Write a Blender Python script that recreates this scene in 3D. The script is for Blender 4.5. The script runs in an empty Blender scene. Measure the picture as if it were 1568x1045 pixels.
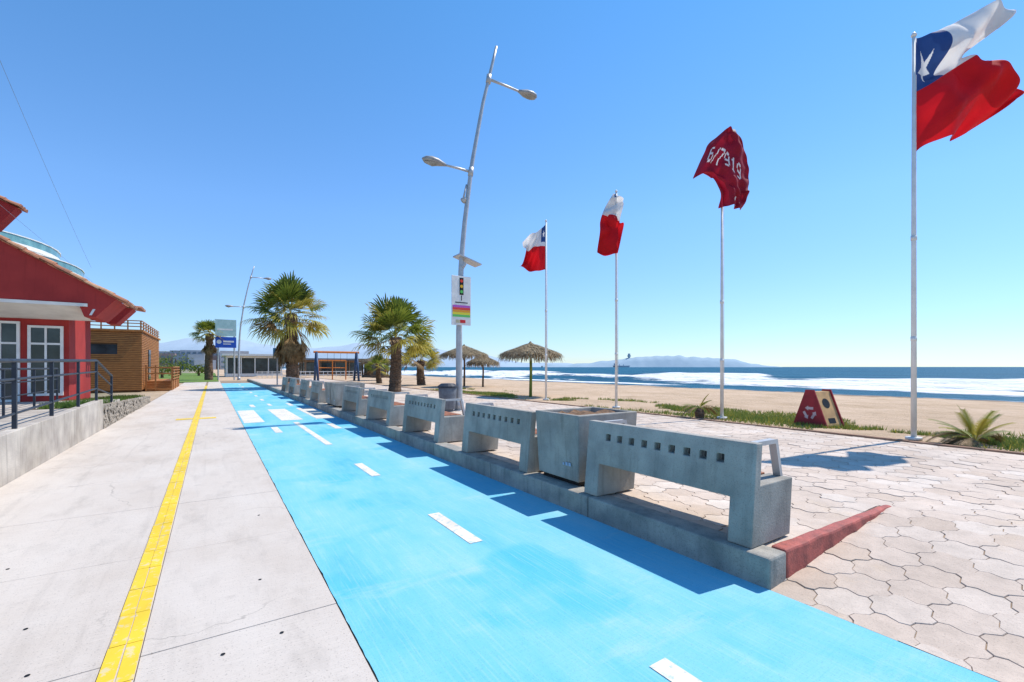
import bpy, bmesh, math, random
from mathutils import Vector, noise, Matrix
random.seed(7)
scene=bpy.context.scene
COL=scene.collection
rad=math.radians
TH=rad(33.37)
R2=(math.cos(TH),-math.sin(TH))

# ------------------------------------------------------------ materials
def _nt(name):
    m=bpy.data.materials.new(name); m.use_nodes=True
    nt=m.node_tree; b=nt.nodes['Principled BSDF']
    return m,nt,b
def ramp(nt,fac,stops):
    r=nt.nodes.new('ShaderNodeValToRGB')
    e=r.color_ramp.elements
    while len(e)<len(stops): e.new(0.5)
    for i,(p,c) in enumerate(stops):
        e[i].position=p; e[i].color=(c[0],c[1],c[2],1) if hasattr(c,'__len__') else (c,c,c,1)
    nt.links.new(fac,r.inputs[0]); return r.outputs[0]
def pos(nt,st=(1,1,1)):
    g=nt.nodes.new('ShaderNodeNewGeometry'); mp=nt.nodes.new('ShaderNodeMapping')
    mp.inputs['Scale'].default_value=st
    nt.links.new(g.outputs['Position'],mp.inputs[0]); return mp.outputs[0]
def nz(nt,vec,scale,detail=5,rough=.55,dist=0):
    n=nt.nodes.new('ShaderNodeTexNoise'); n.inputs['Scale'].default_value=scale
    n.inputs['Detail'].default_value=detail; n.inputs['Roughness'].default_value=rough
    n.inputs['Distortion'].default_value=dist
    nt.links.new(vec,n.inputs['Vector']); return n.outputs['Fac']
def mixc(nt,fac,a,b,blend='MIX'):
    x=nt.nodes.new('ShaderNodeMix'); x.data_type='RGBA'; x.blend_type=blend
    for s,i in ((fac,0),(a,6),(b,7)):
        if hasattr(s,'is_output'): nt.links.new(s,x.inputs[i])
        elif hasattr(s,'__len__'): x.inputs[i].default_value=(s[0],s[1],s[2],1)
        else: x.inputs[i].default_value=s
    return x.outputs[2]
def addbump(nt,b,h,strength,dist=.01):
    u=nt.nodes.new('ShaderNodeBump'); u.inputs['Strength'].default_value=strength
    u.inputs['Distance'].default_value=dist
    nt.links.new(h,u.inputs['Height']); nt.links.new(u.outputs[0],b.inputs['Normal'])
def crack(nt,scale=.45,wd=.0035):
    g=nt.nodes.new('ShaderNodeNewGeometry')
    n=nt.nodes.new('ShaderNodeTexNoise'); n.inputs['Scale'].default_value=1.6; n.inputs['Detail'].default_value=7
    nt.links.new(g.outputs['Position'],n.inputs['Vector'])
    va=nt.nodes.new('ShaderNodeVectorMath'); va.operation='MULTIPLY_ADD'
    nt.links.new(n.outputs['Color'],va.inputs[0]); va.inputs[1].default_value=(.9,.9,0); nt.links.new(g.outputs['Position'],va.inputs[2])
    v=nt.nodes.new('ShaderNodeTexVoronoi'); v.feature='DISTANCE_TO_EDGE'; v.inputs['Scale'].default_value=scale
    nt.links.new(va.outputs[0],v.inputs['Vector'])
    r=ramp(nt,v.outputs['Distance'],[(0,.0),(wd,1)])
    msk=ramp(nt,nz(nt,g.outputs['Position'],.5,3),[(.5,0),(.58,1)])
    return mixc(nt,msk,(1,1,1),r)
def M(name,c1,c2=None,scale=5,rough=.8,bump=0,bscale=40,metal=0,spec=.3,st=(1,1,1),transl=0,lo=.35,hi=.65,speck=0,bd=.01,big=0,streak=0):
    m,nt,b=_nt(name)
    if c2 is None: c2=tuple(x*.75 for x in c1)
    v=pos(nt,st)
    col=ramp(nt,nz(nt,v,scale),[(lo,c2),(hi,c1)])
    if big:
        g=ramp(nt,nz(nt,pos(nt),big,4),[(.35,(.80,.78,.75)),(.62,(1,1,1))])
        col=mixc(nt,1.0,col,g,'MULTIPLY')
    if streak:
        g=ramp(nt,nz(nt,pos(nt,(9,9,.9)),1.6,5,.6),[(.52,(1,1,1)),(.72,(1-streak,1-streak,1-streak))])
        col=mixc(nt,1.0,col,g,'MULTIPLY')
    if speck:
        s=ramp(nt,nz(nt,pos(nt),120,2),[(.30,1-speck),(.45,1)])
        col=mixc(nt,1.0,col,s,'MULTIPLY')
    nt.links.new(col,b.inputs['Base Color'])
    b.inputs['Roughness'].default_value=rough; b.inputs['Metallic'].default_value=metal
    b.inputs['Specular IOR Level'].default_value=spec
    if bump: addbump(nt,b,nz(nt,pos(nt),bscale,6),bump,bd)
    if transl:
        t=nt.nodes.new('ShaderNodeBsdfTranslucent'); nt.links.new(col,t.inputs[0])
        mx=nt.nodes.new('ShaderNodeMixShader'); mx.inputs[0].default_value=transl
        o=nt.nodes['Material Output']
        nt.links.new(b.outputs[0],mx.inputs[1]); nt.links.new(t.outputs[0],mx.inputs[2]); nt.links.new(mx.outputs[0],o.inputs[0])
    return m

m_conc=M('bench_concrete',(.45,.425,.37),(.31,.30,.27),3,.85,.35,60,speck=.3,big=1.3,streak=.22)
m_kerb=M('kerb_concrete',(.47,.44,.38),(.28,.275,.25),4,.9,.5,40,speck=.35,big=.9,streak=.25)
m_red_kerb=M('red_kerb_paint',(.50,.13,.10),(.28,.085,.07),9,.7,.5,50,speck=.3)
m_joint=M('joint_sand',(.38,.28,.19),(.24,.175,.12),8,.95,.3)
m_wood=M('slat_wood',(.42,.17,.08),(.25,.09,.04),3,.6,.2,st=(14,1,14))
m_steel=M('galvanised_steel',(.50,.50,.49),(.40,.40,.40),6,.45,0,metal=.35,spec=.5)
m_head=M('lamp_head_metal',(.34,.34,.33),(.26,.26,.26),6,.5,0,metal=.2,spec=.4)
m_white=M('white_paint',(.78,.77,.73),(.66,.65,.62),4,.5)
m_lampglass=M('lamp_glass',(.30,.31,.30),(.2,.21,.2),8,.25)
m_dark=M('dark_metal',(.035,.045,.06),(.025,.03,.042),6,.5,spec=.3)
m_black=M('black',(.015,.015,.015),None,5,.6)
m_wallred=M('red_plaster',(.42,.042,.034),(.33,.032,.028),1.2,.85,.15,30,streak=.15)
m_soffit=M('white_soffit',(.75,.72,.66),(.62,.59,.54),2,.8)
m_tile=M('roof_tile',(.50,.22,.12),(.32,.14,.08),6,.85,.3,30)
m_glass=M('window_glass',(.05,.07,.075),(.02,.03,.03),1.2,.12,spec=.5)
m_glassteal=M('teal_glass',(.16,.34,.33),(.08,.2,.21),1,.12,spec=.8)
m_timber=M('timber_cladding',(.46,.20,.06),(.27,.11,.035),3,.7,.3,st=(1,1,9))
m_stone=M('stone_wall_mat',(.42,.36,.29),(.18,.16,.13),7,.95,.8,14,bd=.04)
m_wallconc=M('ramp_wall_concrete',(.60,.54,.46),(.42,.37,.32),2.2,.9,.5,40,speck=.25,big=.7,streak=.28)
m_bin=M('bin_metal',(.16,.18,.2),(.1,.11,.13),8,.5)
m_blue=M('sign_blue',(.02,.10,.5),(.02,.08,.42),3,.5)
m_signgreen=M('sign_pale_green',(.45,.62,.6),(.35,.52,.5),3,.5)
m_orange=M('orange_paint',(.65,.2,.03),(.5,.15,.02),3,.5)
m_navy=M('navy_paint',(.03,.07,.16),(.02,.05,.1),3,.5)
m_soil=M('soil',(.26,.15,.08),(.1,.06,.035),10,.95,.8)
m_g1=M('leaf_green',(.25,.29,.04),(.13,.18,.025),2,.55,transl=.35,st=(1,1,1))
m_g2=M('leaf_dark',(.12,.15,.025),(.055,.085,.015),2,.6,transl=.3)
m_g3=M('leaf_yellow',(.50,.42,.07),(.30,.26,.045),2,.6,transl=.35)
m_br=M('leaf_dead',(.34,.22,.10),(.14,.09,.04),4,.8)
m_trunk=M('palm_trunk_bark',(.21,.135,.085),(.07,.045,.03),7,.95,1.0,22,bd=.03,st=(1,1,3))
m_thatch=M('thatch',(.40,.31,.19),(.15,.115,.07),9,.95,.5,30)
m_polegreen=M('pole_green',(.24,.30,.05),(.15,.21,.04),3,.6)
m_grass=M('grass_blades',(.27,.32,.07),(.13,.20,.04),3,.8,transl=.2)
m_lawn=M('lawn_mat',(.16,.25,.04),(.10,.16,.03),2,.9,.5)
m_hill=M('hazy_hill',(.33,.43,.50),(.29,.39,.46),.01,1,spec=0)  # pale blue base colour stands in for distance haze
m_hill2=M('hazy_far_hill',(.37,.46,.54),(.34,.43,.51),.01,1,spec=0)  # paler still: haze of the far range put into its colour
m_fwhite=M('flag_white',(.8,.79,.77),(.72,.71,.7),2,.8,transl=.35)
m_fred=M('flag_red',(.66,.010,.018),(.54,.008,.014),2,.75,transl=.35)
m_fblue=M('flag_blue',(.03,.075,.24),(.02,.06,.2),2,.75,transl=.2)
m_fmar=M('flag_maroon',(.34,.008,.028),(.25,.006,.022),2,.7,transl=.25)

def slabmat():
    m,nt,b=_nt('pavement_concrete')
    big=nz(nt,pos(nt,(1,.5,1)),.9,6,.6)
    col=ramp(nt,big,[(.3,(.54,.465,.39)),(.5,(.61,.54,.465)),(.7,(.655,.59,.515))])
    br=nz(nt,pos(nt,(2,70,1)),3,4)
    col=mixc(nt,1.0,col,ramp(nt,br,[(.3,.88),(.7,1.03)]),'MULTIPLY')
    sp=ramp(nt,nz(nt,pos(nt),90,2),[(.28,.55),(.40,1)])
    col=mixc(nt,.8,col,sp,'MULTIPLY')
    st=ramp(nt,nz(nt,pos(nt,(1,.35,1)),3.3,6,.7),[(.52,1.0),(.70,.86)])
    col=mixc(nt,1.0,col,st,'MULTIPLY')
    tr=ramp(nt,nz(nt,pos(nt,(5,.25,1)),1.4,5,.6,1.),[(.55,1.0),(.75,.90)])
    col=mixc(nt,1.0,col,tr,'MULTIPLY')
    blot=ramp(nt,nz(nt,pos(nt),2.1,3),[(.68,1.0),(.75,.82)])
    col=mixc(nt,1.0,col,blot,'MULTIPLY')
    col=mixc(nt,.4,col,crack(nt,.45,.0028),'MULTIPLY')
    nt.links.new(col,b.inputs['Base Color']); b.inputs['Roughness'].default_value=.9
    b.inputs['Specular IOR Level'].default_value=.2
    addbump(nt,b,br,.4,.007); return m
m_slab=slabmat()
def lanemat():
    m,nt,b=_nt('blue_lane_paint')
    a=nz(nt,pos(nt,(1,.35,1)),1.3,7,.62)
    col=ramp(nt,a,[(.28,(.09,.43,.60)),(.44,(.17,.51,.645)),(.58,(.23,.54,.65)),(.76,(.36,.59,.655))])
    p=ramp(nt,nz(nt,pos(nt),.55,3),[(.37,1.0),(.43,.0)])
    col=mixc(nt,mixc(nt,1.0,p,(.6,.6,.6),'MULTIPLY'),col,(.06,.45,.67))
    s=nz(nt,pos(nt,(40,1.2,1)),1.5,5,.6)
    col=mixc(nt,ramp(nt,s,[(.50,0),(.72,.32)]),col,(.44,.62,.64))
    s2=nz(nt,pos(nt,(1.5,45,1)),1.2,5,.6)
    col=mixc(nt,ramp(nt,s2,[(.50,0),(.72,.28)]),col,(.11,.46,.64))
    p2=ramp(nt,nz(nt,pos(nt,(.6,1.6,1)),1.1,6,.7),[(.56,0.0),(.66,.38)])
    col=mixc(nt,p2,col,(.40,.58,.60))
    g=ramp(nt,nz(nt,pos(nt),140,2),[(.3,.7),(.42,1)])
    col=mixc(nt,.7,col,g,'MULTIPLY')
    nt.links.new(col,b.inputs['Base Color']); b.inputs['Roughness'].default_value=.8
    b.inputs['Specular IOR Level'].default_value=.2
    addbump(nt,b,nz(nt,pos(nt,(3,30,1)),4,4),.35,.007); return m
m_lane=lanemat()
def wornpaint(name,c,worn,th=.60):
    m,nt,b=_nt(name)
    n=nz(nt,pos(nt),14,7,.7)
    col=ramp(nt,n,[(th-.04,c),(th+.04,worn)])
    n2=ramp(nt,nz(nt,pos(nt),2.0,5),[(.3,.82),(.6,1)])
    col=mixc(nt,1.0,col,n2,'MULTIPLY')
    nt.links.new(col,b.inputs['Base Color']); b.inputs['Roughness'].default_value=.75
    addbump(nt,b,n,.2,.005); return m
m_yellow=wornpaint('yellow_line_paint',(.80,.55,.03),(.68,.56,.28),.585)
m_mark=wornpaint('white_marking_paint',(.78,.71,.59),(.45,.57,.58),.57)
def pavermat():
    m,nt,b=_nt('paver_concrete')
    at=nt.nodes.new('ShaderNodeAttribute'); at.attribute_name='tint'
    base=ramp(nt,at.outputs['Fac'],[(0,(.59,.47,.37)),(.5,(.65,.53,.43)),(1,(.70,.60,.505))])
    n=ramp(nt,nz(nt,pos(nt),7,6,.65),[(.3,.84),(.65,1.03)])
    col=mixc(nt,1.0,base,n,'MULTIPLY')
    s=ramp(nt,nz(nt,pos(nt),.5,4),[(.35,.86),(.6,1.02)])
    col=mixc(nt,1.0,col,s,'MULTIPLY')
    d=ramp(nt,nz(nt,pos(nt),1.7,6,.7),[(.57,0),(.72,.5)])
    col=mixc(nt,d,col,(.62,.48,.34))
    sp=ramp(nt,nz(nt,pos(nt),110,2),[(.3,.65),(.42,1)]); col=mixc(nt,.7,col,sp,'MULTIPLY')
    nt.links.new(col,b.inputs['Base Color']); b.inputs['Roughness'].default_value=.9
    b.inputs['Specular IOR Level'].default_value=.2
    addbump(nt,b,nz(nt,pos(nt),45,5),.5,.007); return m
m_paver=pavermat()
def sandmat():
    m,nt,b=_nt('beach_sand')
    n=nz(nt,pos(nt),.35,7,.65)
    col=ramp(nt,n,[(.3,(.46,.33,.21)),(.6,(.59,.435,.30)),(.8,(.64,.49,.355))])
    sep=nt.nodes.new('ShaderNodeSeparateXYZ'); g=nt.nodes.new('ShaderNodeNewGeometry'); nt.links.new(g.outputs['Position'],sep.inputs[0])
    mr=nt.nodes.new('ShaderNodeMapRange'); mr.inputs[1].default_value=-.90; mr.inputs[2].default_value=-1.2
    nt.links.new(sep.outputs[2],mr.inputs[0])
    col=mixc(nt,mr.outputs[0],col,(.28,.21,.15))
    mr2=nt.nodes.new('ShaderNodeMapRange'); mr2.inputs[1].default_value=-2; mr2.inputs[2].default_value=-6
    nt.links.new(sep.outputs[0],mr2.inputs[0]); col=mixc(nt,mr2.outputs[0],col,(.27,.25,.17))
    nt.links.new(col,b.inputs['Base Color']); b.inputs['Roughness'].default_value=.95
    b.inputs['Specular IOR Level'].default_value=.1
    addbump(nt,b,nz(nt,pos(nt),1.8,8,.7),1.0,.16); return m
m_sand=sandmat()
def seamat():
    m,nt,b=_nt('sea_water')
    at=nt.nodes.new('ShaderNodeAttribute'); at.attribute_name='foam'
    n=nz(nt,pos(nt,(.5,.12,1)),1.0,7,.7)
    col=ramp(nt,nz(nt,pos(nt,(.06,.012,1)),1,6,.6),[(.3,(.006,.065,.12)),(.7,(.015,.125,.19))])
    ad=nt.nodes.new('ShaderNodeMath'); ad.operation='ADD'; nt.links.new(at.outputs['Fac'],ad.inputs[0]); nt.links.new(n,ad.inputs[1])
    f=ramp(nt,ad.outputs[0],[(.80,0),(.95,1)])
    col=mixc(nt,f,col,(.84,.84,.82))
    nt.links.new(col,b.inputs['Base Color'])
    rr=mixc(nt,f,(.5,.5,.5),(.9,.9,.9)); nt.links.new(rr,b.inputs['Roughness'])
    b.inputs['Specular IOR Level'].default_value=.08
    addbump(nt,b,nz(nt,pos(nt,(.5,.2,1)),1.2,7,.65),1.0,.8); return m
m_sea=seamat()

# ------------------------------------------------------------ mesh helpers
def empty(name,loc=(0,0,0)):
    e=bpy.data.objects.new(name,None); e.location=loc; e.empty_display_size=.2; COL.objects.link(e); return e
class MB:
    def __init__(s): s.v=[];s.f=[];s.m=[]
    def add(s,vs,fs,mi=0):
        o=len(s.v); s.v+= [tuple(a) for a in vs]
        for f in fs: s.f.append(tuple(i+o for i in f)); s.m.append(mi)
    def box(s,x0,x1,y0,y1,z0,z1,mi=0):
        s.add([(x0,y0,z0),(x1,y0,z0),(x1,y1,z0),(x0,y1,z0),(x0,y0,z1),(x1,y0,z1),(x1,y1,z1),(x0,y1,z1)],
              [(0,3,2,1),(4,5,6,7),(0,1,5,4),(1,2,6,5),(2,3,7,6),(3,0,4,7)],mi)
    def tube(s,pts,rs,seg=10,mi=0,caps=True):
        pts=[Vector(p) for p in pts]
        if not hasattr(rs,'__len__'): rs=[rs]*len(pts)
        vs=[];fs=[]
        pu=None
        for i,p in enumerate(pts):
            a=pts[max(i-1,0)];b=pts[min(i+1,len(pts)-1)]
            d=(b-a).normalized()
            u=Vector((1,0,0)) if abs(d.x)<.9 else Vector((0,1,0))
            if pu is not None: u=pu
            u=(u-d*u.dot(d)).normalized(); pu=u; w=d.cross(u)
            for k in range(seg):
                t=2*math.pi*k/seg
                vs.append(p+(u*math.cos(t)+w*math.sin(t))*rs[i])
        for i in range(len(pts)-1):
            for k in range(seg):
                k2=(k+1)%seg
                fs.append((i*seg+k,i*seg+k2,(i+1)*seg+k2,(i+1)*seg+k))
        if caps:
            fs.append(tuple(range(seg))[::-1]); fs.append(tuple((len(pts)-1)*seg+k for k in range(seg)))
        s.add(vs,fs,mi)
    def prism(s,poly,y0,y1,mi=0,axis='y'):
        n=len(poly)
        if axis=='y': vs=[(x,y0,z) for x,z in poly]+[(x,y1,z) for x,z in poly]
        elif axis=='z': vs=[(x,y,y0) for x,y in poly]+[(x,y,y1) for x,y in poly]
        else: vs=[(y0,a,b) for a,b in poly]+[(y1,a,b) for a,b in poly]
        fs=[tuple(range(n)),tuple(range(2*n-1,n-1,-1))]+[(i,(i+1)%n,n+(i+1)%n,n+i) for i in range(n)]
        s.add(vs,fs,mi)
    def build(s,name,mats,parent=None,smooth=False,bevel=0,loc=None,fixn=False):
        me=bpy.data.meshes.new(name); me.from_pydata(s.v,[],s.f)
        if not hasattr(mats,'__len__'): mats=[mats]
        for m in mats: me.materials.append(m)
        me.polygons.foreach_set('material_index',s.m)
        if smooth: me.polygons.foreach_set('use_smooth',[True]*len(s.f))
        me.update()
        if fixn:
            bm=bmesh.new(); bm.from_mesh(me); bmesh.ops.recalc_face_normals(bm,faces=bm.faces); bm.to_mesh(me); bm.free()
        ob=bpy.data.objects.new(name,me); COL.objects.link(ob)
        if parent: ob.parent=parent
        if loc: ob.location=loc
        if bevel:
            md=ob.modifiers.new('bevel','BEVEL'); md.width=bevel; md.segments=2; md.limit_method='ANGLE'; md.angle_limit=rad(40)
        return ob
def voxel(xs,ys,zs,solid):
    b=MB(); idx={}
    def vid(i,j,k):
        if (i,j,k) not in idx: idx[(i,j,k)]=len(b.v); b.v.append((xs[i],ys[j],zs[k]))
        return idx[(i,j,k)]
    nx,ny,nzz=len(xs)-1,len(ys)-1,len(zs)-1
    S=lambda i,j,k: 0<=i<nx and 0<=j<ny and 0<=k<nzz and solid((xs[i]+xs[i+1])/2,(ys[j]+ys[j+1])/2,(zs[k]+zs[k+1])/2)
    for i in range(nx):
        for j in range(ny):
            for k in range(nzz):
                if not S(i,j,k): continue
                c=lambda a,d,e: vid(i+a,j+d,k+e)
                for (di,dj,dk,f) in ((-1,0,0,((0,0,0),(0,0,1),(0,1,1),(0,1,0))),(1,0,0,((1,0,0),(1,1,0),(1,1,1),(1,0,1))),
                    (0,-1,0,((0,0,0),(1,0,0),(1,0,1),(0,0,1))),(0,1,0,((0,1,0),(0,1,1),(1,1,1),(1,1,0))),
                    (0,0,-1,((0,0,0),(0,1,0),(1,1,0),(1,0,0))),(0,0,1,((0,0,1),(1,0,1),(1,1,1),(0,1,1)))):
                    if not S(i+di,j+dj,k+dk):
                        b.f.append(tuple(c(*t) for t in f)); b.m.append(0)
    return b
def link(name,me,parent,mods=0):
    ob=bpy.data.objects.new(name,me); COL.objects.link(ob); ob.parent=parent
    if mods:
        md=ob.modifiers.new('bevel','BEVEL'); md.width=mods; md.segments=2; md.limit_method='ANGLE'; md.angle_limit=rad(40)
    return ob

# ------------------------------------------------------------ ground
def nrm(x,y,s): return noise.noise(Vector((x*s,y*s,3.3)))
def gz(x,y):
    if x<5.6: z=-.04
    elif x<6.4: z=-.04+.16*(x-5.6)/.8
    elif x<10.8: z=.12
    elif x<13: z=.19
    elif x<60: t=(x-13)/47; z=.19-1.75*(t**1.25)
    else: z=-1.56-(x-60)*.06
    if 11<x<62: 
        z+= (.13*nrm(x,y,.22)+.08*nrm(x,y,.7)+.03*nrm(x,y,1.9))*min(1,(x-11)/4)
    return max(z,-6)
xs=[-9000,-600,-60,-20,-8,-4,-2.6,0,3,5.6,6.4,8,10.75,10.8]+[11+.5*i for i in range(40)]+[31+1.2*i for i in range(30)]+[70,90,130]
ys=[-200,-60,-20]+[-10+.6*i for i in range(100)]+[51+2.5*i for i in range(40)]+[160,200,280,400,800,2000,9000]
b=MB(); 
for y in ys:
    for x in xs: b.v.append((x,y,gz(x,y)))
n=len(xs)
for j in range(len(ys)-1):
    for i in range(n-1): b.f.append((j*n+i,j*n+i+1,(j+1)*n+i+1,(j+1)*n+i)); b.m.append(0)
b.build('ground',m_sand,smooth=True)

b=MB()
Y=-6.85
while Y<62:
    L=1.68
    for (a,c) in ((-2.35,-.495),(-.335,.705)):
        dz=random.uniform(-.002,.0)
        b.box(a+.003,c-.003,Y+.003,Y+L-.003,-.06,dz)
    Y+=L
b.build('concrete_pavement',m_slab,bevel=.003)
b=MB(); b.box(-2.4,3.4,-7,62,-.09,-.012); b.build('pavement_bed',m_joint)
b=MB(); b.box(-.494,-.336,-7,46,-.06,.003)
b.build('yellow_guide_strip_bed',m_slab)
b=MB()
y=-7
while y<46:
    L=.40
    for (a,c) in ((-.49,-.418),(-.412,-.34)):
        j=random.uniform(-.003,.003)
        b.box(a+j,c+j,y+.003,y+L-.003,.0,.007+random.uniform(0,.002))
    y+=L
b.box(-.92,-.495,16.9,17.3,.001,.006); b.box(-.335,.1,16.9,17.3,.001,.006)
b.build('yellow_guide_line',m_yellow)
b=MB(); y=-7; N=0
while y<=52:
    xl=.707+.009*noise.noise(Vector((y*3.1,0,0)))+.005*noise.noise(Vector((y*14,2,0)))
    xr=3.33
    b.v+=[(xl,y,.004),(xr,y,.004)]
    if N: b.f.append((2*N-2,2*N-1,2*N+1,2*N)); b.m.append(0)
    N+=1; y+=.06
b.build('blue_bike_lane',m_lane)
b=MB()
def mark(x0,x1,y0,y1): b.add([(x0,y0,.008),(x1,y0,.008),(x1,y1,.008),(x0,y1,.008)],[(0,1,2,3)])
for (a,c) in ((.62,1.62),(3.63,4.6),(6.65,7.66),(9.84,14.4),(21,22.2),(24.4,25.6),(28,29.2),(32,33.2),(36,37.4),(41,42.4),(46,47.4)): mark(1.94,2.07,a,c)
mark(.75,1.27,14.9,19.2); mark(1.72,2.3,15,19.2); mark(2.68,3.2,15,19.2)
mark(1.28,1.44,12.3,13.5); mark(2.66,2.82,12.3,13.5); mark(1.28,1.44,20.6,22.0); mark(2.66,2.82,20.6,22.0)
b.build('lane_markings',m_mark)
b=MB()
for (x,y) in ((-.95,3.95),(-.8,3.35),(.35,3.05),(.3,3.9),(.05,3.0),(-1.35,5.2),(.42,5.6),(-1.6,3.3),(.2,2.45)):
    b.add([(x+.012*math.cos(t*math.pi/4),y+.012*math.sin(t*math.pi/4),.002) for t in range(8)],[tuple(range(8))])
b.build('pavement_bolts',m_black)

b=MB(); y=1.70
while y<60:
    L=2.02 if y>2 else 1.9
    b.box(3.33,3.575,y+.004,y+L-.004,-.08,.225+random.uniform(-.003,.003)); y+=L
b.build('kerb',m_kerb,bevel=.018)
b=MB()
NK=14; vs=[]
for i in range(NK+1):
    t=i/NK; x=3.58+t*2.1; jy=.006*math.sin(i*2.1)
    w_=.13-.05*t
    vs+=[(x,1.70+jy,-.05),(x,1.70+w_+jy,-.05),(x,1.70+w_+jy,.232-.02*t),(x,1.70+jy+.01,.232-.02*t+.003*math.sin(i*5))]
fs=[(0,1,2,3),(NK*4+3,NK*4+2,NK*4+1,NK*4)]
for i in range(NK):
    for k in range(4): fs.append((i*4+k,i*4+4+k,i*4+4+(k+1)%4,i*4+(k+1)%4))
b.add(vs,fs)
b.build('red_kerb',m_red_kerb,bevel=.02,fixn=True)
def pz(x,y):
    if y<1.76 and x<5.6:
        t=max(0,min(1,(x-3.33)/2.25)); return .205*t
    return .205
b=MB()
px=[3.335,3.6,4,4.5,5,5.6,6.5,10.72]
for i in range(len(px)-1):
    x0,x1=px[i],px[i+1]
    b.add([(x0,-7,pz(x0,0)-.008),(x1,-7,pz(x1,0)-.008),(x1,1.74,pz(x1,0)-.008),(x0,1.74,pz(x0,0)-.008)],[(0,1,2,3)])
b.add([(5.6,1.74,.197),(10.72,1.74,.197),(10.72,1.78,.197),(5.6,1.78,.197)],[(0,1,2,3)])
b.add([(3.57,1.78,.197),(10.72,1.78,.197),(10.72,60,.197),(3.57,60,.197)],[(0,1,2,3)])
b.build('paving_bed',m_joint)
b=MB(); tint=[]
s=.178; w=s*math.sqrt(3)
row=0; y=-3.2
while y<34:
    x=3.1+(w/2 if row%2 else 0)
    while x<10.9:
        cx,cy=x,y
        if cx<5.65:
            if abs(cy-1.76)<s*1.05: regs=[0,1]
            else: regs=[0] if cy<1.76 else [1]
        else: regs=[2]
        P=[]
        for k in range(6):
            a0=rad(60*k+30);a1=rad(60*k+90)
            A=Vector((math.cos(a0),math.sin(a0)))*s;B=Vector((math.cos(a1),math.sin(a1)))*s
            d=B-A; nn=Vector((-d.y,d.x)).normalized()
            P+= [A,A+d*.28+nn*.016,A+d*.72-nn*.016]
        tz_=[random.uniform(-.003,.003) for _ in range(3)]
        jx,jy=random.uniform(-.002,.002),random.uniform(-.002,.002); gp=random.uniform(.022,.036)
        tv=min(1,max(0,random.gauss(.5,.27)))
        for reg in regs:
            top=[];bot=[]
            for p in P:
                q=p*(1-gp); r_=p*(1-gp+.016)
                for (v,lst,dz) in ((q,top,0),(r_,bot,-.007)):
                    X=cx+v.x+jx;Yv=cy+v.y+jy
                    if reg==0: Yv=min(Yv,1.73); X=max(X,3.337)
                    elif reg==1: Yv=max(Yv,1.80); X=max(X,3.572)
                    elif X<5.65 and cy>1.76: Yv=max(Yv,1.80)
                    X=min(X,10.70)
                    lst.append((X,Yv,pz(X,0 if reg==0 else 5)+tz_[0]+tz_[1]*v.x/s+tz_[2]*v.y/s+dz))
            minx=min(t[0] for t in top);maxx=max(t[0] for t in top);miny=min(t[1] for t in top);maxy=max(t[1] for t in top)
            if maxx-minx>.02 and maxy-miny>.02:
                n=18; o=len(b.v)
                b.v+=top+bot
                fs=[tuple(range(n))]+[(i,n+i,n+(i+1)%n,(i+1)%n) for i in range(n)]
                for f in fs: b.f.append(tuple(i+o for i in f)); b.m.append(0); tint.append(tv)
        x+=w
    y+=1.5*s; row+=1
ob=b.build('hexagonal_paving',m_paver)
at=ob.data.attributes.new('tint','FLOAT','FACE'); at.data.foreach_set('value',tint)
b=MB(); b.box(3.58,10.71,34.1,60,.15,.206); b.build('far_paving',M('far_paving_mat',(.62,.50,.40),(.53,.42,.33),2,.9))
b=MB(); y=-7
while y<60:
    b.box(10.72,10.83,y+.004,y+.996,.08,.235+random.uniform(-.006,.006)); y+=1
b.build('promenade_edging',M('edging_brick',(.36,.21,.14),(.24,.15,.1),5,.9,.4),bevel=.01)

# ------------------------------------------------------------ benches
L=1.85
hy=[.26+i*.157 for i in range(9)]
ysb=sorted(set([0,.195,1.655,L]+[h for h in hy]+[h+.068 for h in hy]))
xsb=[0,.07,.085,.58]; zsb=[0,.30,.345,.40,.46,.60,.668,.785]
def solid(x,y,z):
    leg = y<.195 or y>1.655
    if x<.085:
        if z<.345: return leg
        if x<.07 and .60<z<.668 and any(h<y<h+.068 for h in hy): return False
        return True
    if z>.46: return False
    if leg: return True
    return .345<z<.40
fr=voxel(xsb,ysb,zsb,solid)
fr.v=[(x+.10*z,y,z) for x,y,z in fr.v]
frame=fr.build('concrete_frame',m_conc); me_frame=frame.data; bpy.data.objects.remove(frame)
sl=MB()
for i in range(4): sl.box(.135+i*.115,.135+i*.115+.095,.2,1.65,.405,.470)
o=sl.build('seat_slats',m_wood); me_sl=o.data; bpy.data.objects.remove(o)
hb=MB()
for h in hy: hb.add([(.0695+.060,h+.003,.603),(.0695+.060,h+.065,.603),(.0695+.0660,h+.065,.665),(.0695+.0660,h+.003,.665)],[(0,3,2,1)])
o=hb.build('hole_shade_panels',M('recess_shade',(.12,.12,.11),(.06,.06,.06),20,.95)); me_hb=o.data; bpy.data.objects.remove(o)  # dark panels paint the shade inside the back holes
ar=MB()
for y0 in (.07,L-.13):
    ar.prism([(.16,.745),(.50,.745),(.575,.46),(.605,.46),(.525,.772),(.16,.772)],y0,y0+.06)
o=ar.build('armrests',m_steel); me_ar=o.data; bpy.data.objects.remove(o)
def bench(y):
    e=empty('concrete_bench',(3.39,y,.226))
    link('concrete_frame',me_frame,e,.008); link('seat_slats',me_sl,e,.006); link('armrests',me_ar,e,.004); link('hole_shade_panels',me_hb,e)
for y in (1.87,4.80,7.58,10.33,13.05,18.6,21.4,25.0,28.0): bench(y)
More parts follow.
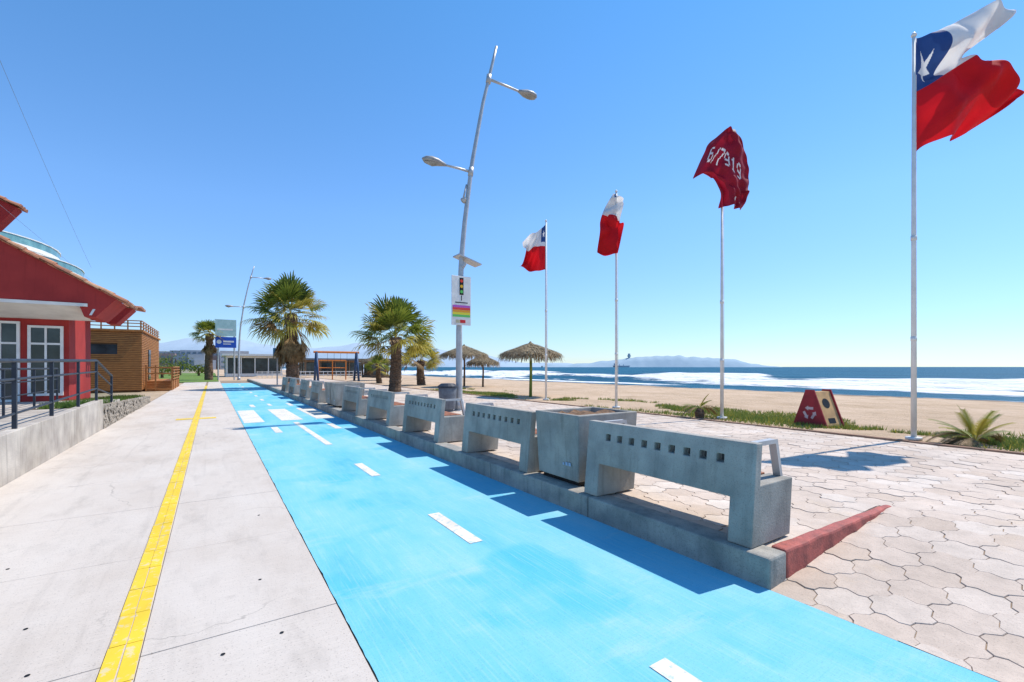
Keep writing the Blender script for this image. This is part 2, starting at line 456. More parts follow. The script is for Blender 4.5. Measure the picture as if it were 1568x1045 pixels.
def planter(y,ln=.82):
    e=empty('concrete_planter',(3.45,y,.226))
    b=MB(); W=.98
    def ring(inset,z,k=0): return [(inset,inset,z),(W-inset,inset,z),(W-inset,ln-inset,z),(inset,ln-inset,z)]
    vs=ring(.035,.05)+ring(0,.82)+ring(.06,.82)+ring(.07,.70)
    fs=[(0,3,2,1)]
    for a in range(3):
        for i in range(4): fs.append((a*4+i,a*4+(i+1)%4,a*4+4+(i+1)%4,a*4+4+i))
    b.add(vs,fs); b.build('planter_walls',m_conc,e,bevel=.012)
    b=MB(); b.box(.08,W-.08,.08,ln-.08,0,.049); b.build('plinth',m_black,e)
    b=MB()
    for i in range(9):
        for j in range(9): b.v.append((.066+i*(W-.132)/8,.066+j*(ln-.132)/8,.745+random.uniform(-.01,.07)))
    for i in range(8):
        for j in range(8): b.f.append((i*9+j,(i+1)*9+j,(i+1)*9+j+1,i*9+j+1)); b.m.append(0)
    b.build('soil',m_soil,e,smooth=True)
    b=MB()
    for (yy,s_) in ((.16,1),(.215,1),(.27,.7)):
        c=(.034-.035*(.25)/.77)
        b.add([(c-.012,yy-.02*s_,.22),(c-.012,yy+.02*s_,.22),(c-.014,yy+.02*s_,.22+.04*s_),(c-.014,yy-.02*s_,.22+.04*s_)],[(0,3,2,1)])
    b.build('makers_mark',M('mark_blue',(.45,.55,.7),None,5,.6),e)
for y in (3.88,16.0,16.95,): planter(y)

# ------------------------------------------------------------ street lamps
def lamp(x,y,sc=1,sign=False):
    e=empty('street_lamp',(x,y,.19))
    zz=[0,2.7,4.8,5.9,8.0,10.1,12.2]; dx=[0,0,.08,.18,.46,.87,1.40]
    def at(z):
        for i in range(6):
            if z<=zz[i+1]: t=(z-zz[i])/(zz[i+1]-zz[i]); return dx[i]+t*(dx[i+1]-dx[i])
        return dx[-1]
    b=MB(); zs=[i*12.2/24 for i in range(25)]
    b.tube([(at(z),0,z) for z in zs],[.11-.065*z/12.2 for z in zs],14)
    b.tube([(0,0,0),(0,0,.35)],.15,14); b.box(-.22,.22,-.22,.22,0,.03)
    b.build('curved_post',m_steel,e,smooth=True)
    b=MB()
    for (z,sg,ln) in ((11.0,1,1.25),(7.75,-1,.95)):
        x0=at(z); b.tube([(x0,0,z),(x0+sg*ln*.5,0,z+.01),(x0+sg*ln,0,z+.0)],[.045,.04,.036],8)
        b.tube([(x0-.02,0,z-.14),(x0+.02,0,z+.14)],.085,10)
    b.build('arms',m_steel,e,smooth=True)
    for (z,sg,ln) in ((11.0,1,1.25),(7.75,-1,.95)):
        hb=MB(); x0=at(z)+sg*(ln-.05); zc=z+.0
        prof=[(0,.05,.05),(.12,.10,.08),(.3,.18,.12),(.5,.20,.13),(.68,.15,.09),(.78,.03,.02)]
        seg=14; vs=[];fs=[]
        for (a,wd,h) in prof:
            for k in range(seg):
                t=2*math.pi*k/seg; vs.append((x0+sg*a,wd*math.cos(t),zc+a*.03+h*math.sin(t)*(1 if math.sin(t)>0 else .75)))
        for i in range(len(prof)-1):
            for k in range(seg): fs.append((i*seg+k,i*seg+(k+1)%seg,(i+1)*seg+(k+1)%seg,(i+1)*seg+k))
        fs.append(tuple(range(seg))); fs.append(tuple((len(prof)-1)*seg+k for k in range(seg)))
        hb.add(vs,fs); hb.build('lamp_head',m_head,e,smooth=True,fixn=True)
        gb=MB(); n=16
        gb.add([(x0+sg*(.46+.26*math.cos(2*math.pi*k/n)),.14*math.sin(2*math.pi*k/n),zc-.06) for k in range(n)]+[(x0+sg*.46,0,zc-.15)],[(k,(k+1)%n,n) for k in range(n)])
        gb.build('lamp_lens',m_lampglass,e,smooth=True)
    if sign:
        b=MB(); b.tube([(at(4.6),0,4.6),(at(4.6)+.1,0,4.75)],.10,10); 
        b.add([(-.1,-.2,4.95),(.72,-.2,4.72),(.72,.25,4.72),(-.1,.25,4.95),(-.1,-.2,4.99),(.72,-.2,4.76),(.72,.25,4.76),(-.1,.25,4.99)],[(0,3,2,1),(4,5,6,7),(0,1,5,4),(1,2,6,5),(2,3,7,6),(3,0,4,7)])
        b.build('solar_panel',m_steel,e)
        b=MB(); b.tube([(at(6.7)-.15,0,6.75),(at(6.7),0,6.9)],[.1,.03],10); b.tube([(at(6.7)-.02,0,7.3),(at(6.7)-.15,0,6.78)],.03,6)
        b.build('siren',m_steel,e,smooth=True)
lamp(6.6,13.1,sign=True)
lamp(2.35,56.0)
e=empty('traffic_light_sign',(6.6,12.97,0))
b=MB(); b.box(-.34,.34,-.035,0,2.92,4.48); b.build('panel',m_white,e,bevel=.01)
b=MB(); b.box(-.07,.07,-.043,-.036,3.88,4.42,0); b.box(-.012,.012,-.043,-.036,3.70,3.86,0)
b.box(-.22,.22,-.040,-.036,3.62,3.65,0)
b.build('signal_picture',m_black,e)
for i,(c,z) in enumerate((((.7,.05,.03),4.32),((.75,.42,.03),4.15),((.1,.5,.1),3.98))):
    b=MB(); b.add([(.052*math.cos(k*math.pi/6),-.047,z+.052*math.sin(k*math.pi/6)) for k in range(12)],[tuple(range(12))]); b.build('signal_light',M('signal_%d'%i,c,c,3,.5),e)
for i,c in enumerate(((.45,.10,.45),(.7,.06,.05),(.7,.30,.03),(.7,.62,.05),(.12,.5,.12))):
    b=MB(); b.box(-.31,.31,-.041,-.036,3.48-.075*i,3.55-.075*i); b.build('colour_band',M('band_%d'%i,c,c,3,.5),e)
b=MB(); b.box(-.05,.14,-.041,-.036,2.99,3.09); b.build('logo_red',M('logo_r',(.7,.03,.03),None,3,.5),e)
b=MB(); b.box(-.2,-.06,-.041,-.036,2.99,3.09); b.build('logo_yellow',M('logo_y',(.6,.55,.35),None,3,.5),e)
e=empty('litter_bin',(6.15,13.0,.2))
b=MB(); b.tube([(0,0,.08),(0,0,.75)],[.24,.29],16); b.tube([(0,0,0),(0,0,.08)],.18,16); b.build('bin_body',m_bin,e,smooth=True,bevel=.01)
b=MB(); b.tube([(0,0,.75),(0,0,.80),(0,0,.88)],[.31,.31,.2],16); b.build('bin_rim',m_dark,e)

# ------------------------------------------------------------ flags
def flagpole(x,y,h=7.85,r=1):
    b=MB(); b.tube([(0,0,0),(0,0,h*.5),(0,0,h)],[.046*r,.039*r,.028*r],14); b.tube([(0,0,0),(0,0,.05)],.13,14)
    for q in (.25,.5): b.tube([(0,0,h*q-.04),(0,0,h*q+.04)],.050*r,12)
    b.tube([(0,0,h),(0,0,h+.03),(0,0,h+.08)],[.04,.05,.02],12)
    b.tube([(.07,-.02,.9),(.05,-.02,h-.02)],.005,5); b.tube([(.04,0,.88),(.08,-.02,.92)],.015,6)
    return b.build('flagpole',m_white,smooth=True,loc=(x,y,.2))
def crom(P,t):
    n=len(P)-1; x=t*n; i=min(int(x),n-1); f=x-i
    p0=P[max(i-1,0)];p1=P[i];p2=P[i+1];p3=P[min(i+2,n)]
    return tuple(.5*((2*b_)+(-a+c)*f+(2*a-5*b_+4*c-d)*f*f+(-a+3*b_-3*c+d)*f**3) for a,b_,c,d in zip(p0,p1,p2,p3))
def flag(name,x,y,top,unit,rows,depth,matf,mats,NU=150,NV=110,rag=0):
    b=MB()
    for j in range(NV+1):
        v=j/NV
        for i in range(NU+1):
            u=i/NU
            colp=[crom(r,u) for r in rows]
            a,h=crom(colp,v)
            w=depth(u,v)
            if rag and u>.86 and v<.35: 
                q=noise.noise(Vector((v*60,1,2)))+.6*noise.noise(Vector((v*140,5,2)))
                a-= rag*abs(q)*((u-.86)/.14)**1.5
            b.v.append((a*unit*R2[0]+w*math.sin(TH),a*unit*R2[1]+w*math.cos(TH),-h*unit))
    n=NU+1
    for j in range(NV):
        for i in range(NU):
            b.f.append((j*n+i,j*n+i+1,(j+1)*n+i+1,(j+1)*n+i)); b.m.append(matf((i+.5)/NU,(j+.5)/NV))
    return b.build(name,mats,smooth=True,loc=(x,y,top))
def star(u,v,cx,cy,r,rot=0,asp=1):
    dx=(u-cx)*asp;dy=(v-cy)
    d=math.hypot(dx,dy)
    if d>r: return False
    a=math.atan2(dx,-dy)+rot; k=2*math.pi/5; a=abs((a+k/2)%k-k/2)
    ri=.38*r; x1,y1=r,0; x2,y2=ri*math.cos(k/2),ri*math.sin(k/2)
    px_,py=d*math.cos(a),d*math.sin(a)
    return (x2-x1)*(py-y1)-(y2-y1)*(px_-x1)>0
def chile(u,v):
    if v<.5:
        if u<.36: return 1 if star(u,v,.18,.25,.17,0.5,1.35) else 0
        return 1
    return 2
fm=[m_fblue,m_fwhite,m_fred]
XA,YA=11.27,3.06
flagpole(XA,YA,7.75)
def gfold(t,c,w_): return math.exp(-((t-c)/w_)**2)
flag('chilean_flag',XA,YA,7.96,.01255,
 [[(3,0),(19,-3),(46,-14),(78,-29),(108,-33),(140,-27)],
  [(3,38),(22,34),(48,20),(76,5),(106,-2),(130,-12)],
  [(3,66),(25,58),(48,44),(70,31),(82,26),(92,18)],
  [(3,88),(26,76),(50,60),(72,47),(92,38),(106,38)],
  [(3,130),(28,124),(60,112),(98,96),(140,80),(174,74)],
  [(3,178),(24,163),(48,156),(84,146),(122,126),(166,92)]],
 lambda u,v: u**.7*(.22*math.sin(7*u+2.5*v)+.20*math.sin(13*u-8*v+1)+.12*math.sin(24*u+13*v)*u+.26*math.sin(3+11*v)+.05*math.sin(40*u-18*v)*u
      -.30*gfold(v,.62+.25*(1-u),.06)*min(1,u*2)+.18*gfold(v,.86-.3*u,.05)),
 lambda u,v: chile(u,v*1.0 if v>.6 else v*.86),fm,180,170,rag=30)
XB,YB=11.5,7.15
flagpole(XB,YB,6.3)
GL={'6':["01110","10000","10000","11110","10001","10001","01110"],'7':["11111","00001","00010","00100","01000","01000","01000"],
'9':["01110","10001","10001","01111","00001","00001","01110"],'1':["00100","01100","00100","00100","00100","00100","01110"],'/':["00001","00010","00010","00100","01000","01000","10000"]}
def txt(u,v,s,u0,u1,v0,v1):
    if not(u0<u<u1 and v0<v<v1): return False
    f=(u-u0)/(u1-u0)*(6*len(s)); g=int((v-v0)/(v1-v0)*7); c=int(f//6); k=int(f%6)
    if k>4: return False
    return GL[s[c]][g][k]=='1'
def maroon(u,v):
    vv=v-.34*max(0,u-.1)**1.3
    if txt(u,vv,'6/7919',.13,.80,.29,.42): return 1
    if txt(u,v,'1',.50,.68,.87,.96): return 1
    if u>.62 and v<.06 and u<.85: return 1
    return 0
flag('maroon_banner_flag',XB,YB,7.88,.0177,
 [[(-6,4),(-1,0),(4,-2),(11,0),(19,10)],
  [(-20,14),(-8,8),(4,6),(18,10),(33,22)],
  [(-28,32),(-14,28),(3,26),(22,30),(39,40)],
  [(-43,66),(-25,58),(-4,54),(20,56),(41,62)],
  [(-32,60),(-14,68),(4,76),(22,80),(40,82)],
  [(-6,84),(0,88),(10,94),(24,98),(36,98)],
  [(-4,112),(2,114),(9,117),(18,118),(28,116)]],
 lambda u,v: -.34*math.sin(math.pi*u)+(.05*math.sin(13*u+6*v)+.035*math.sin(21*u-11*v)+.02*math.sin(40*v+6*u))*(1 if v<.75 else 1.6),
 maroon,[m_fmar,m_fwhite],240,170)
XC,YC=11.5,11.0
flagpole(XC,YC,7.35)
flag('chilean_flag',XC,YC,7.55,.0222,
 [[(0,2),(-3,0),(-5,4),(1,6),(10,12)],
  [(0,10),(-8,14),(-14,18),(-4,20),(11,18)],
  [(1,40),(-12,38),(-22,36),(-10,42),(5,46)],
  [(2,58),(-14,60),(-25,58),(-8,62),(10,54)],
  [(0,94),(-16,96),(-29,92),(-14,96),(0,96)]],
 lambda u,v: -.1+.18*math.sin(3.1*u)+.08*math.sin(13*u+5*v)+.07*math.sin(19*v+5*u),
 lambda u,v: 0 if (u<.12 and v<.22) else (1 if v<.47 else 2),fm,90,70)
XD,YD=11.8,15.3
flagpole(XD,YD,7.55)
flag('chilean_flag',XD,YD,7.70,.0275,
 [[(-1,3),(-9,10),(-20,18),(-36,27)],
  [(-1,20),(-10,22),(-20,28),(-34,34)],
  [(-1,36),(-11,37),(-22,40),(-31,44)],
  [(-1,56),(-11,57),(-23,57),(-35,60)],
  [(-1,72),(-12,74),(-26,73),(-41,68)]],
 lambda u,v: u*(.25*math.sin(7*u+4*v)+.18*math.sin(15*u-8*v)+.16*math.sin(9*v)),
 lambda u,v: (1 if star(u,v,.12,.20,.10,0,1.3) else 0) if (u<.25 and v<.4) else (1 if v<.5 else 2),fm,90,70)

# ------------------------------------------------------------ palms
def palm(name,x,y,z0,h,Rr,nl,tr,seed,skirt=8,lowel=-22):
    rnd=random.Random(seed)
    e=empty(name,(x,y,z0))
    b=MB(); N=26
    pts=[];rs=[]
    for i in range(N+1):
        t=i/N
        pts.append((.06*math.sin(3*t+seed),.05*math.sin(2*t),h*t)); rs.append(tr*(1.25-.35*t)*(1+.07*(i%2)+rnd.uniform(-.03,.05))*(1.3 if t>.85 else 1))
    b.tube(pts,rs,14)
    for i in range(int(60*h/3)):
        t=rnd.uniform(.1,1);a=rnd.uniform(0,6.28);r=tr*(1.2-.3*t)
        c=Vector((.06*math.sin(3*t+seed)+math.cos(a)*r,.05*math.sin(2*t)+math.sin(a)*r,h*t))
        o_=Vector((math.cos(a),math.sin(a),1.1))*tr*.45; sd=Vector((-math.sin(a),math.cos(a),0))*tr*.28
        b.add([c-sd,c+sd,c+o_],[(0,1,2)])
    b.build('trunk',m_trunk,e)
    b=MB(); top=Vector(pts[-1])
    ga=2.39996
    for i in range(nl+skirt):
        t=i/nl
        sk=i>=nl
        el=rad(84-(84-lowel)*min(t,1.0)**.85)+rnd.uniform(-.12,.12) if not sk else rad(rnd.uniform(-84,-66))
        az=i*ga+rnd.uniform(-.2,.2)
        d=Vector((math.cos(az)*math.cos(el),math.sin(az)*math.cos(el),math.sin(el)))
        s_=Vector((-math.sin(az),math.cos(az),0)); up=s_.cross(d).normalized()*-1
        if up.z<0: up=-up
        tw=rnd.uniform(-.7,.7); s2=(s_*math.cos(tw)+up*math.sin(tw)); up2=(up*math.cos(tw)-s_*math.sin(tw))
        rr=Rr*rnd.uniform(.78,1.08)*(.62 if sk else 1)
        pet=rr*rnd.uniform(.42,.54)
        mi=3 if sk or (t>.86 and rnd.random()<.45) else (2 if (t>.55 and rnd.random()<.6) or rnd.random()<.2 else (1 if rnd.random()<.25 else 0))
        p0=top+d*.05+Vector((0,0,-.3*min(t,1)*Rr*.25)); 
        if sk: p0=top+Vector((math.cos(az),math.sin(az),0))*tr*.9+Vector((0,0,-rnd.uniform(.25,.5)*Rr*(h/5.)))
        p1=p0+d*pet*.6+Vector((0,0,-.02*pet)); p2=p0+d*pet+Vector((0,0,-.07*pet))
        for (a_,c_) in ((p0,p1),(p1,p2)):
            b.add([a_-s_*.018,a_+s_*.018,c_+s_*.014,c_-s_*.014],[(0,1,2,3)],mi if mi==3 else 2)
        ns=24
        spread=86 if not sk else 40
        for k in range(ns):
            a=rad(-spread+2*spread*(k+.5)/ns)+rnd.uniform(-.03,.03)
            if rnd.random()<.06: continue
            q=d*math.cos(a)+s2*math.sin(a)
            ln=rr*.58*(.70+.30*math.cos(a))*rnd.uniform(.85,1.08)
            wd=ln*.040
            pw=q.cross(up2).normalized()*wd
            fold=up2*(wd*.6)*(1 if k%2 else -1)
            dr=Vector((0,0,-1))*ln*(.5 if t<.5 else .9)
            m1=p2+q*ln*.55+dr*.03*(1+t)+fold; m2=p2+q*ln*.8+dr*(.07+.08*min(t,1))
            tip=p2+q*ln*.98+dr*(.14+.2*min(t,1)+rnd.uniform(0,.14))
            b.add([p2-pw*.12,p2+pw*.12,m1+pw,m1-pw,m2+pw*.6,m2-pw*.6,tip],[(0,1,2,3),(3,2,4,5),(5,4,6)],mi)
    b.build('crown',[m_g1,m_g2,m_g3,m_br],e)
palm('palm_tree',4.95,37.4,.2,5.35,3.1,50,.36,1,skirt=60,lowel=-26)
palm('palm_tree',8.5,24.7,.2,3.05,2.45,46,.27,12,skirt=0,lowel=-14)
palm('palm_tree',13.4,33.0,.15,1.9,1.9,32,.26,3,skirt=0,lowel=-8)
palm('palm_tree',-.3,66.0,.0,5.6,2.0,36,.35,4,skirt=28)
palm('palm_tree',12.0,39.0,.1,1.5,1.3,24,.2,9,skirt=0)

def frond_plant(name,x,y,z,sc,seed,ngreen,nbrown,stump):
    rnd=random.Random(seed); e=empty(name,(x,y,z)); b=MB()
    if stump: 
        s_=MB(); s_.tube([(0,0,-.05),(0,0,stump*.6),(0.02,0,stump)],[stump*.42,stump*.5,stump*.3],12)
        s_.build('stump',m_trunk,e)
    for i in range(ngreen+nbrown):
        br=i>=ngreen
        az=rnd.uniform(0,6.28) if not br else (rnd.choice([rad(-33),rad(147)])+rnd.uniform(-.7,.7)); el=rad(rnd.uniform(35,80) if not br else rnd.uniform(15,45))
        ln=sc*(rnd.uniform(.7,1.0) if not br else rnd.uniform(.8,1.25)); p=Vector((0,0,stump)); N=9
        d=Vector((math.cos(az)*math.cos(el),math.sin(az)*math.cos(el),math.sin(el))); s_=Vector((-math.sin(az),math.cos(az),0))
        pts=[]
        for k in range(N+1):
            pts.append(p.copy()); p=p+d*(ln/N); d=(d+Vector((0,0,-.11 if not br else -.2))).normalized()
        mi=3 if br else rnd.choice([0,0,2,2])
        for k in range(N):
            a,c=pts[k],pts[k+1]; b.add([a-s_*.010,a+s_*.010,c+s_*.008,c-s_*.008],[(0,1,2,3)],mi)
            if k>1:
                for q in range(3):
                    for sg in (-1,1):
                        o_=a.lerp(c,q*.33); dd=(c-a).normalized(); tip=o_+(s_*sg*.75+dd*.7+Vector((0,0,-.15))).normalized()*sc*.24*(1-abs(k/N-.45))
                        b.add([o_-dd*.011,o_+dd*.014,tip],[(0,1,2)],mi)
    b.build('fronds',[m_g1,m_g2,m_g3,m_br],e)
frond_plant('young_palm_plant',11.45,2.25,.18,.78,5,14,16,.08)
frond_plant('cycad_plant',11.1,7.55,.2,.55,6,4,10,.26)

b=MB(); rnd=random.Random(11)
cnt=0
while cnt<90000:
    x=rnd.triangular(10.9,16,12.2); y=rnd.uniform(-4,26)
    mk=nrm(x*.8,y*.45,.7)+.35*nrm(x,y,2.2)+ (.25 if y<10 else -.05)-(.12*(x-13) if x>13 else 0)
    cnt+=1
    if mk<.10: continue
    z=gz(x,y)-.01; h=rnd.uniform(.04,.13); a=rnd.uniform(0,6.28); w_=rnd.uniform(.008,.018)
    b.add([(x-w_*math.cos(a),y-w_*math.sin(a),z),(x+w_*math.cos(a),y+w_*math.sin(a),z),(x+rnd.uniform(-.06,.06),y+rnd.uniform(-.06,.06),z+h)],[(0,1,2)],0 if rnd.random()<.8 else 1)
b.build('beach_grass',[m_grass,m_g3])

# ------------------------------------------------------------ thatched umbrellas
def umbrella(x,y,z0,rr,zt,ze,seed,pm):
    rnd=random.Random(seed); e=empty('thatched_umbrella',(x,y,z0))
    b=MB(); b.tube([(0,0,-.1),(.03,.0,(zt-z0)*.5),(0,0,zt-z0-.1)],[.075,.065,.06],10); b.build('pole',pm,e,smooth=True)
    b=MB(); H=zt-z0; E=ze-z0; n=24
    vs=[(0,0,H)]+[(rr*.93*math.cos(2*math.pi*k/n),rr*.93*math.sin(2*math.pi*k/n),E+.03) for k in range(n)]
    b.add(vs,[(0,k+1,(k+1)%n+1) for k in range(n)])
    for k in range(8):
        a=k*math.pi/4; b.tube([(0,0,H-.12),(rr*.9*math.cos(a),rr*.9*math.sin(a),E)],.02,5)
    for i in range(2600):
        a=rnd.uniform(0,6.283); t0=math.sqrt(rnd.uniform(0,1))*.97; r0=t0*rr
        z=H-(H-E)*t0+rnd.uniform(.0,.05); ln=rnd.uniform(.2,.42)
        d=Vector((math.cos(a),math.sin(a),0)); s_=Vector((-d.y,d.x,0))*rnd.uniform(.01,.028)
        p=d*r0+Vector((0,0,z)); q=p+d*ln*(.8 if t0<.8 else .45)+Vector((0,0,-ln*((H-E)/rr)*.9-(.34*rnd.random() if t0>.8 else 0)))+Vector((rnd.uniform(-.05,.05),rnd.uniform(-.05,.05),rnd.uniform(-.02,.05)))
        b.add([p-s_,p+s_,q+s_*.4,q-s_*.4],[(0,1,2,3)])
    b.tube([(0,0,H-.12),(0,0,H+.08)],[.16,.03],8)
    b.build('thatch_roof',m_thatch,e)
umbrella(12.5,17.4,.15,1.5,2.72,2.16,1,m_polegreen)
umbrella(14.7,28.4,.05,1.75,3.1,2.4,2,m_trunk)
umbrella(17.4,30.5,.0,1.3,2.5,1.9,3,m_trunk)
umbrella(14.2,47,.0,1.6,2.8,2.1,4,m_trunk)
umbrella(24.5,60,-.1,1.6,2.6,1.9,5,m_trunk)

# recycling A-frame container
e=empty('recycling_container',(12.15,5.15,.17)); e.rotation_euler=(0,0,rad(-100))
b=MB(); 
pr=[(-.42,0),(.42,0),(.10,.88),(-.10,.88)]
m_cred=M('container_red',(.36,.035,.045),(.25,.03,.035),5,.7)
b.prism(pr,-.20,-.17,0); b.prism(pr,.42,.45,0); b.build('red_side_panels',m_cred,e,fixn=True)
m_beige=M('container_beige',(.62,.38,.17),(.44,.27,.13),5,.8)
b=MB(); b.prism([(-.39,.02),(.37,.02),(.075,.835),(-.08,.835)],-.17,.42); b.build('sloped_body',m_beige,e,fixn=True)
b=MB(); 
def onslope(t,yy,o=.004):
    x0,z0=.37,.02;x1,z1=.075,.835
    return (x0+(x1-x0)*t+o*.94,yy,z0+(z1-z0)*t+o*.34)
b.add([onslope(.66+.14*math.sin(k*math.pi/8),.125+.13*math.cos(k*math.pi/8)) for k in range(16)],[tuple(range(16))])
b.add([onslope(.10,.0),onslope(.10,.25),onslope(.24,.25),onslope(.24,.0)],[(0,1,2,3)])
b.build('openings',m_black,e)
b=MB()
for k in range(3):
    a=rad(90+120*k); c=(math.cos(a)*.11,.33+math.sin(a)*.11)
    t_=Vector((-math.sin(a),math.cos(a))); r_=Vector((math.cos(a),math.sin(a)))
    C=Vector(c)
    q=[C-t_*.09+r_*.03,C-t_*.09-r_*.03,C+t_*.03-r_*.03,C+t_*.03-r_*.06,C+t_*.11,C+t_*.03+r_*.06,C+t_*.03+r_*.03]
    b.add([(p.x,-.2045,p.y) for p in q],[tuple(range(7))])
b.build('recycling_logo',M('logo_pink',(.65,.5,.5),None,5,.7),e)

# ------------------------------------------------------------ left: ramp wall, railing, planter
b=MB()
b.add([(-2.50,2,-.05),(-2.35,2,-.05),(-2.35,15.6,-.05),(-2.50,15.6,-.05),(-2.50,2,.60),(-2.35,2,.60),(-2.35,15.6,.76),(-2.50,15.6,.76)],
      [(0,3,2,1),(4,5,6,7),(0,1,5,4),(1,2,6,5),(2,3,7,6),(3,0,4,7)])
b.build('ramp_retaining_wall',m_wallconc,bevel=.012)
b=MB(); b.box(-14,-2.51,2,19.4,-.05,.55); b.build('terrace',m_wallconc)
b=MB()
b.add([(-2.75,15.62,-.05),(-2.33,15.62,-.05),(-2.33,26,-.05),(-2.75,26,-.05),(-2.75,15.62,.62),(-2.38,15.62,.60),(-2.38,26,.28),(-2.75,26,.28)],
      [(0,3,2,1),(4,5,6,7),(0,1,5,4),(1,2,6,5),(2,3,7,6),(3,0,4,7)])
rnd=random.Random(21)
for i in range(420):
    y=rnd.uniform(15.7,25.9); z=rnd.uniform(0,.60-.031*(y-15.6)); r=rnd.uniform(.04,.10)
    vs=[]
    for k in range(7):
        a=k*6.283/7+rnd.uniform(-.2,.2); vs.append((-2.335,y+math.cos(a)*r*1.3,z+math.sin(a)*r*.8))
    vs.append((-2.335+rnd.uniform(.015,.04),y,z))
    b.add(vs,[(k,(k+1)%7,7) for k in range(7)])
b.build('stone_planter_wall',m_stone)
b=MB(); b.add([(-3.7,15.7,.56),(-2.74,15.7,.56),(-2.74,26,.24),(-3.7,26,.24)],[(0,1,2,3)],0)
rnd=random.Random(3)
for i in range(5000):
    x=rnd.uniform(-3.6,-2.5);y=rnd.uniform(15.7,25.8);z=.58-.032*(y-15.7)-.03;h=rnd.uniform(.06,.2);w_=.012
    b.add([(x-w_,y,z),(x+w_,y,z),(x+rnd.uniform(-.05,.05),y+rnd.uniform(-.05,.05),z+h)],[(0,1,2)],1)
b.build('planter_grass',[m_soil,m_lawn])
b=MB()
def rail(pts,r=.022): b.tube(pts,r,8)
py=[3.9,5.8,7.7,9.6,11.45,13.4,15.25,17.3]
def tz(y): return .60+.0118*(y-2) if y<15.3 else .62
for y in py:
    b.box(-2.45,-2.40,y-.025,y+.025,tz(y)-.05,tz(y)+1.0 if y<16 else tz(y)+.72)
rail([(-2.425,2,tz(2)+1.0),(-2.425,15.25,tz(15.25)+1.0),(-2.425,17.3,1.34)],.03)
rail([(-2.425,2,tz(2)+.74),(-2.425,15.25,tz(15.25)+.72),(-2.425,17.3,1.06)],.02)
rail([(-2.425,2,tz(2)+.12),(-2.425,15.25,tz(15.25)+.30),(-2.425,17.3,.80)],.02)
b.build('ramp_railing',m_dark)
b=MB()
for i,y in enumerate([8.0,10,12,14,16,18]):
    b.box(-3.72,-3.68,y-.02,y+.02,.5,1.55)
rail([(-3.7,8,1.55),(-3.7,18,1.55)],.025); rail([(-3.7,8,1.25),(-3.7,18,1.25)],.016); rail([(-3.7,8,.95),(-3.7,18,.95)],.016)
b.build('terrace_railing',m_dark)

# ------------------------------------------------------------ red building
e=empty('red_building')
b=MB(); b.box(-14,-3.72,19.4,22.4,.0,3.3); b.build('walls',m_wallred,e)
tm=[m_tile,M('tile_pale',(.52,.30,.18),(.36,.19,.11),6,.9),M('tile_rust',(.38,.16,.10),(.26,.12,.08),6,.9)]
def roofsec(y0,y1,tipx=-2.41,tipz=3.72,ridx=-7.2,slope=.58,drop=.65,soff=.29,nm='roof_mass',vn=.84):
    rz=tipz+(tipx-ridx)*slope
    b=MB(); lx=2*ridx-tipx
    b.prism([(tipx,tipz-.08),(ridx,rz-.08),(lx,tipz-.08),(lx,tipz-soff),(tipx-vn,tipz-soff),(tipx-.72,tipz-drop),(tipx-.47,tipz-drop)],y0,y1)
    b.build(nm,m_wallred,e,fixn=True)
    b=MB(); Ls=math.hypot(tipx-ridx,rz-tipz); ux=(tipx-ridx)/Ls; uz=-(rz-tipz)/Ls
    def halft(cx,cy,cz,ln,r0,r1,mi=0):
        seg=6; vs=[];fs=[]
        for (t,r) in ((0,r0),(ln,r1)):
            for k in range(seg+1):
                a=math.pi*k/seg
                oy=math.cos(a)*r; on=math.sin(a)*r*.85
                vs.append((cx+ux*t-uz*on,cy+oy,cz+uz*t+ux*on))
        for k in range(seg): fs.append((k,k+1,seg+2+k,seg+1+k))
        fs.append(tuple(range(seg,-1,-1))); fs.append(tuple(range(seg+1,2*seg+2)))
        b.add(vs,fs,mi)
    nr=max(1,int((y1-y0)/.24)); nrow=int(Ls/.36)
    for j in range(nrow+1):
        t=j*.36
        for i in range(nr+1):
            cy=y0+.02+i*(y1-y0-.04)/nr
            halft(ridx+ux*t,cy,rz-.05+uz*t+random.uniform(0,.02),.42,.085,.11,random.choice([0,0,1,2]))
        halft(ridx+ux*t,y0-.01,rz-.05+uz*t+random.uniform(-.01,.04),.40,random.uniform(.07,.09),random.uniform(.10,.125),random.choice([0,0,1,2]))
    b.build('roof_tiles',tm,e,smooth=False)
roofsec(18.0,20.0)
roofsec(21.6,22.5,tipx=-2.43,tipz=3.80,slope=.16,soff=.5)
b=MB(); b.prism([(18.02,3.37),(18.02,3.425),(19.39,3.2),(19.39,3.05)],-14,-3.2,axis='x'); b.build('soffit',m_soffit,e,fixn=True)
b=MB(); b.box(-14,-3.05,17.93,17.995,3.36,3.45); b.build('gutter_trim',m_soffit,e)
b=MB(); b.box(-14,-7.6,20.5,25,5,6.4); b.build('upper_walls',m_wallred,e)
roofsec(20.2,20.7,tipx=-5.05,tipz=6.62,ridx=-9,slope=.42,drop=.8,soff=.35,nm='upper_roof_mass',vn=1.6)
def window(x0,x1,z0,z1,y,mul=1,tr=None):
    f=MB(); t=.07
    f.box(x0,x0+t,y-.06,y-.002,z0,z1); f.box(x1-t,x1,y-.06,y-.002,z0,z1); f.box(x0+t,x1-t,y-.06,y-.002,z1-t,z1); f.box(x0+t,x1-t,y-.06,y-.002,z0,z0+t)
    for i in range(1,mul+1):
        c=x0+(x1-x0)*i/(mul+1); f.box(c-.025,c+.025,y-.055,y-.003,z0+t,z1-t)
    if tr: f.box(x0+t,x1-t,y-.052,y-.004,tr-.03,tr+.03)
    f.build('window_frame',m_white,e)
    g=MB(); g.box(x0+t,x1-t,y-.02,y-.005,z0+t,z1-t); g.build('window_glass',m_glass,e)
